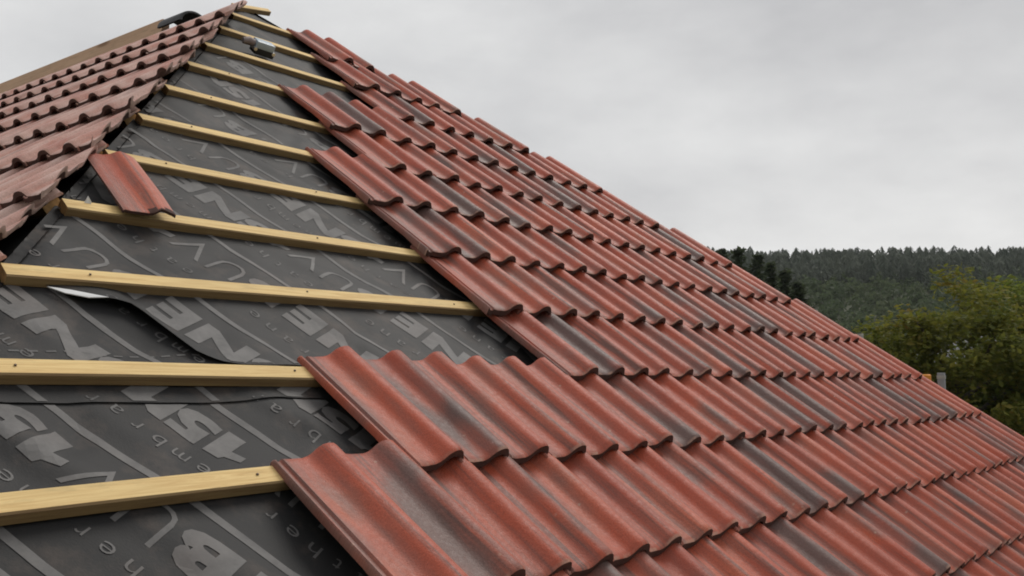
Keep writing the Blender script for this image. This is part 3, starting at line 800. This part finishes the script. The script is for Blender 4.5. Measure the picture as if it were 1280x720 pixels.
M_LEAFD = leaf_mat('dark_green_leaves', [(.30, (.026, .036, .016)), (.5, (.042, .056, .024)), (.75, (.066, .080, .034))])
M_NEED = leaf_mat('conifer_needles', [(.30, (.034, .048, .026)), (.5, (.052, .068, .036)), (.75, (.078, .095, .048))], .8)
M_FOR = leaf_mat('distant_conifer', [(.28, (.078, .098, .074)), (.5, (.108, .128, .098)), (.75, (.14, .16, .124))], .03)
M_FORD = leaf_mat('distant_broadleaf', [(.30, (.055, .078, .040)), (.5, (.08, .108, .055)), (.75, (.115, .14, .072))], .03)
M_BARK = plain('bark', (.085, .07, .055), .9, 6, .3)
def leaves_mesh(name, C, S, rs_, m, up_bias=.25):
    """C: centres (n,3), S: sizes; one bent diamond leaf spray (two triangles) per centre"""
    n = len(C)
    a = rs_.normal(size=(n, 3)); a[:, 2] *= .4; a /= np.linalg.norm(a, axis=1)[:, None]
    b = rs_.normal(size=(n, 3)); b[:, 2] *= .5; b -= (b*a).sum(1)[:, None]*a; b /= np.linalg.norm(b, axis=1)[:, None]
    nn = np.cross(a, b)
    S = S[:, None]
    v = np.stack([C-a*S, C-b*S*.55+nn*S*.18, C+a*S, C+b*S*.55+nn*S*.18], 1).reshape(-1, 3)
    f = np.arange(4*n).reshape(-1, 4)
    me = bpy.data.meshes.new(name); me.from_pydata(v.tolist(), [], f.tolist())
    ca = me.color_attributes.new('leaf', 'FLOAT_COLOR', 'POINT')
    r = np.repeat(rs_.random(n), 4); ca.data.foreach_set('color', np.stack([r, r, r, np.ones_like(r)], 1).astype('f').ravel())
    me.materials.append(m); return me
def broadleaf(base, h, rx, m, nleaf, seed, label, group, cat='tree', leaf=.125, low=.18, name='broadleaf_tree'):
    rs_ = np.random.RandomState(seed); rr = random.Random(seed)
    t_ = empty(name, base, label, cat, group)
    e = MB(); cl = []
    top = Vector((rr.uniform(-.3, .3), rr.uniform(-.3, .3), h*.62))
    e.tube([Vector((0, 0, -.2)), Vector((.05, .02, h*.2)), top*.6, top], [h*.028, h*.022, h*.016, h*.008], 9)
    nl_ = 13
    for i in range(nl_):
        a = 2*math.pi*i/nl_*1.618*1.6; z0 = h*rr.uniform(.2, .58); r_ = rx*rr.uniform(.55, .95)*(1-.35*max(0, z0/h-.35))
        p0 = top*(z0/(h*.62)); p0.z = z0
        p1 = p0+Vector((math.cos(a)*r_*.5, math.sin(a)*r_*.5, h*.10)); p2 = p0+Vector((math.cos(a)*r_, math.sin(a)*r_, h*rr.uniform(.14, .30)))
        e.tube([p0, p1, p2], [h*.010, h*.007, h*.003], 6)
        for q in (p1, p2, (p1+p2)/2): cl.append(q)
        for s_ in range(3):
            d = Vector((rr.gauss(0, 1), rr.gauss(0, 1), rr.gauss(.3, .8))).normalized()*r_*.35
            e.tube([p2*.6+p1*.4, (p2*.6+p1*.4)+d], [h*.004, h*.0015], 5); cl.append((p2*.6+p1*.4)+d)
    e.build('trunk', M_BARK, t_, None, smooth=True)
    # clumps fill an uneven ellipsoid
    for i in range(150):
        v = Vector((rr.gauss(0, 1), rr.gauss(0, 1), rr.gauss(0, 1))).normalized()*rr.uniform(.55, 1.0)
        cz = h*(low+1)/2; p = Vector((v.x*rx, v.y*rx, cz+v.z*h*(1-low)/2))
        cl.append(p)
    cl = np.array([list(p) for p in cl]); w = rs_.randint(len(cl), size=nleaf)
    rad = rx*rs_.uniform(.14, .27, size=len(cl))
    g_ = rs_.normal(size=(nleaf, 3)); g_ /= np.linalg.norm(g_, axis=1)[:, None]; g_ *= (rs_.random(nleaf)**.5)[:, None]
    g_[:, 2] *= .65
    Cc = cl[w]+g_*rad[w][:, None]
    Cc = Cc[Cc[:, 2] > h*low*.55]
    Cc[:, 2] = np.minimum(Cc[:, 2], h*1.02)
    me = leaves_mesh('crown', Cc, leaf*rs_.uniform(.6, 1.3, len(Cc)), rs_, m); link('crown', me, None, t_)
    return t_
def conifer(base, h, r, seed, label, group, m=M_NEED):
    rs_ = np.random.RandomState(seed); rr = random.Random(seed)
    t_ = empty('conifer_tree', base, label, 'tree', group); e = MB()
    e.tube([Vector((0, 0, -.2)), Vector((0, 0, h*.5)), Vector((0, 0, h*.97))], [h*.018, h*.011, h*.002], 8)
    C = []; S = []
    nw = int(h*2.4)
    for i in range(nw):
        f = .10+.88*i/nw; z0 = h*f; R0 = r*(1-f)**.75*rr.uniform(.7, 1.15)+.15
        for j in range(rr.randint(6, 8)):
            a = rr.random()*6.283; L_ = R0*rr.uniform(.6, 1.15)
            tip = Vector((math.cos(a)*L_, math.sin(a)*L_, z0-L_*.22+.1*L_)); b0 = Vector((0, 0, z0))
            e.tube([b0, tip], [.03, .008], 4, cap=False)
            for q in np.linspace(.18, 1.0, max(4, int(L_*7))):
                for s_ in range(2):
                    p = b0.lerp(tip, q); C.append([p.x+rr.gauss(0, .14), p.y+rr.gauss(0, .14), p.z+rr.gauss(-.06, .11)]); S.append(rr.uniform(.14, .32))
    e.build('trunk', M_BARK, t_, None, smooth=True)
    me = leaves_mesh('crown', np.array(C), np.array(S), rs_, m); link('crown', me, None, t_); return t_
def ground_at(px, dist):
    q = unproj(px, 482, dist); return Vector((q.x, q.y, hill(q.x, q.y)-.1))
def top_h(px, py, dist):
    q = unproj(px, py, dist); return q.z-hill(q.x, q.y)
# big trees at the right
for px, py, dist, rx, m_, nlf, lab in (
        (1202, 338, 40, 4.0, M_LEAFY, 30000, 'tall olive and yellow broadleaf tree, left of the two big trees'),
        (1298, 334, 44, 4.1, M_LEAFG, 30000, 'tall fresh green broadleaf tree at the right edge of the view')):
    broadleaf(ground_at(px, dist), top_h(px, py, dist), rx, m_, nlf, int(px), lab, 'big broadleaf trees beyond the house')
for px, py, dist, rx, lab in ((1052, 392, 62, 2.4, 'rounded dark green bush between the roof edge and the olive tree'), (1100, 405, 58, 2.2, 'small dark green tree at the foot of the olive tree'), (1010, 384, 75, 2.6, 'low dark bush behind the conifers by the roof edge')):
    broadleaf(ground_at(px, dist), top_h(px, py, dist), rx, M_LEAFD, 9000, int(px), lab, 'dark trees below the wooded hill', 'tree', .14, .12)
# dark conifers behind the roof edge
for i, (px, py, dist, r, lab) in enumerate(((928, 300, 78, 2.8, 'dark conifer highest on the roof edge, left of its clump'), (950, 308, 84, 2.6, 'dark conifer second from the left in the clump by the roof edge'), (968, 318, 79, 2.4, 'slim dark conifer in the middle of the clump by the roof edge'),
        (985, 328, 82, 2.5, 'dark conifer right of the middle in the clump by the roof edge'), (1002, 342, 80, 2.3, 'short dark conifer at the right end of the clump'), (905, 302, 88, 2.6, 'dark conifer half hidden behind the tiles at the left end of the clump'))):
    conifer(ground_at(px, dist), top_h(px, py, dist), r, 50+i, lab, 'dark conifers behind the roof edge')

# ------------------------------------------------------------------ forest on the hill: one mass
def forest(name, spots, kind, m, label, cat):
    rs_ = np.random.RandomState(5 if kind else 6); V_ = []; F_ = []; Cc = []; nv = 0
    for (x, y, h) in spots:
        z = hill(x, y)-.3
        shade = rs_.random(); th = rs_.random()*6.28
        if kind:                                     # conifer: ragged tiers
            n = 7; tiers = 7; wd = rs_.uniform(.24, .36); tp = rs_.uniform(.30, .65)
            for k in range(tiers):
                f = .12+.86*k/tiers; zt = z+h*min(1, f+.20); zb = z+h*f; r = h*wd*(1-f)**tp*rs_.uniform(.7, 1.2)+.25
                a = th+k*.9+np.arange(n)*2*math.pi/n+rs_.uniform(-.3, .3, n); rr_ = r*rs_.uniform(.55, 1.25, n); dz = rs_.uniform(-.05, .03, n)*h
                vs_ = [[x, y, zt]]
                for q in range(n):
                    for o_, s_ in ((-.28, .55), (0, 1), (.28, .55)):
                        vs_.append([x+math.cos(a[q]+o_)*rr_[q]*s_, y+math.sin(a[q]+o_)*rr_[q]*s_, zb+dz[q]-(.02*h if s_ == 1 else -.03*h)])
                V_ += vs_
                for q in range(n):
                    b0 = nv+1+3*q; F_ += [[nv, b0, b0+1], [nv, b0+1, b0+2]]
                nv += len(vs_); Cc += [min(1, max(0, shade+rs_.uniform(-.15, .15)))]*len(vs_)
        else:
            n = 110; p = rs_.normal(size=(n, 3)); p /= np.linalg.norm(p, axis=1)[:, None]; p *= (rs_.random(n)**.35)[:, None]
            p = p*[h*.46, h*.46, h*.45]+[x, y, z+h*.52]
            a = rs_.normal(size=(n, 3)); a /= np.linalg.norm(a, axis=1)[:, None]; b = np.cross(a, rs_.normal(size=(n, 3))); b /= np.linalg.norm(b, axis=1)[:, None]
            s_ = (h*.10*rs_.uniform(.6, 1.3, n))[:, None]
            V_ += np.stack([p-a*s_, p-b*s_*.7, p+a*s_, p+b*s_*.7], 1).reshape(-1, 3).tolist()
            F_ += (np.arange(4*n).reshape(-1, 4)+nv).tolist(); nv += 4*n; Cc += np.repeat(np.clip(shade*.7+.3*rs_.random(n), 0, 1), 4).tolist()
    me = bpy.data.meshes.new(name); me.from_pydata(V_, [], F_)
    ca = me.color_attributes.new('leaf', 'FLOAT_COLOR', 'POINT'); k = np.array(Cc); ca.data.foreach_set('color', np.stack([k, k, k, np.ones_like(k)], 1).astype('f').ravel())
    o = link(name, me, m); tag(o, label, cat, kind='stuff'); return o
rf = random.Random(3); spots = []; spots2 = []
r = 312.
while r < 450:
    a = R(2)
    while a < R(42):
        rr_ = r+rf.uniform(-3, 3); aa = a+rf.uniform(-.004, .004)
        spots.append((rr_*math.sin(aa), rr_*math.cos(aa), rf.choice((rf.uniform(5.5, 8), rf.uniform(7.5, 10), rf.uniform(7.5, 10))))); a += rf.uniform(2.6, 4.8)/r
    r += 5.5
r = 130.
while r < 318:
    a = R(2)
    while a < R(42):
        rr_ = r+rf.uniform(-4, 4); aa = a+rf.uniform(-.01, .01)
        if r > 205 or rf.random() < .75: spots2.append((rr_*math.sin(aa), rr_*math.cos(aa), rf.uniform(3.5, 6.5))); 
        a += 4.4/r
    r += 7.5
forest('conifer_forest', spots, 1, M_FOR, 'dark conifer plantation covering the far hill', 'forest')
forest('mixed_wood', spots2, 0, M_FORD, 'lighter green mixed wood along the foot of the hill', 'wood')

# ------------------------------------------------------------------ white cottage behind the big trees
def cottage(px, dist, w, dpt, he, hr, label):
    b0 = ground_at(px, dist); b0.z += .1
    o = empty('cottage', b0, label, 'house'); th = R(-12)
    ax = Vector((math.cos(th), math.sin(th), 0)); ay = Vector((-math.sin(th), math.cos(th), 0)); Z = Vector((0, 0, 1))
    Mw = plain('white_render', (.72, .72, .70), .85, 3, .06); Mr = plain('grey_slate', (.13, .13, .14), .7, 5, .2); Md = plain('dark_glass', (.03, .035, .04), .2, 5, .1)
    e = MB(); vs_ = [b0+sx*ax*w/2+sy*ay*dpt/2+Z*zz_ for zz_ in (-.3, he) for sx, sy in ((-1, -1), (1, -1), (1, 1), (-1, 1))]
    vs_ += [b0-ax*w/2+Z*hr, b0+ax*w/2+Z*hr]
    e.add(vs_, [[0, 1, 5, 4], [1, 2, 6, 9, 5], [2, 3, 7, 6], [3, 0, 4, 8, 7]]); e.build('wall', Mw, o, b0)
    e = MB()
    for s_ in (-1, 1):
        a = b0+s_*ay*(dpt/2+.3)+Z*(he-.17); b_ = b0+Z*(hr+.02); 
        q = [a-ax*(w/2+.2), a+ax*(w/2+.2), b_+ax*(w/2+.2), b_-ax*(w/2+.2)]; q2 = [p+Z*.12 for p in q]
        e.add(q+q2, [[0, 1, 2, 3], [7, 6, 5, 4]]+[[i, (i+1) % 4, 4+(i+1) % 4, 4+i] for i in range(4)])
    rf_ = e.build('roof', Mr, o, b0)
    e = MB(); e.box(b0+ax*(w/2-.6)+Z*(hr+.4), ax*.3, ay*.35, Z*.7); e.build('chimney', Mw, rf_, b0, bevel=.02)
    for sx in (-.32, 0, .32):
        for zz_ in (1.4, he-1.1):
            e = MB(); e.box(b0+ax*w*sx-ay*(dpt/2)+Z*zz_, ax*.55, ay*.05, Z*.6); fr = e.build('window', Mw, o, b0)
            e = MB(); e.box(b0+ax*w*sx-ay*(dpt/2+.045)+Z*zz_, ax*.45, ay*.02, Z*.5); e.build('pane', Md, fr, b0)
    return o
cottage(1212, 66, 6.2, 6, 7.0, 9.0, 'white cottage glimpsed between the trunks of the big trees')

# ------------------------------------------------------------------ thin haze over the valley
zt = 78.0
hz = mesh('haze', [(x, y, z) for x in (-1500, 1500) for y in (-1500, 1500) for z in (-3.0, zt)], [[0, 1, 3, 2], [4, 6, 7, 5], [0, 4, 5, 1], [2, 3, 7, 6], [0, 2, 6, 4], [1, 5, 7, 3]])
m = bpy.data.materials.new('valley_haze'); m.use_nodes = True; t = m.node_tree; t.nodes.clear()
v = N(t, 'ShaderNodeVolumePrincipled'); v.inputs['Density'].default_value = .00012; v.inputs['Color'].default_value = (.94, .96, 1, 1)
o = N(t, 'ShaderNodeOutputMaterial'); t.links.new(v.outputs[0], o.inputs['Volume'])
tag(link('haze', hz, m), kind='stuff')
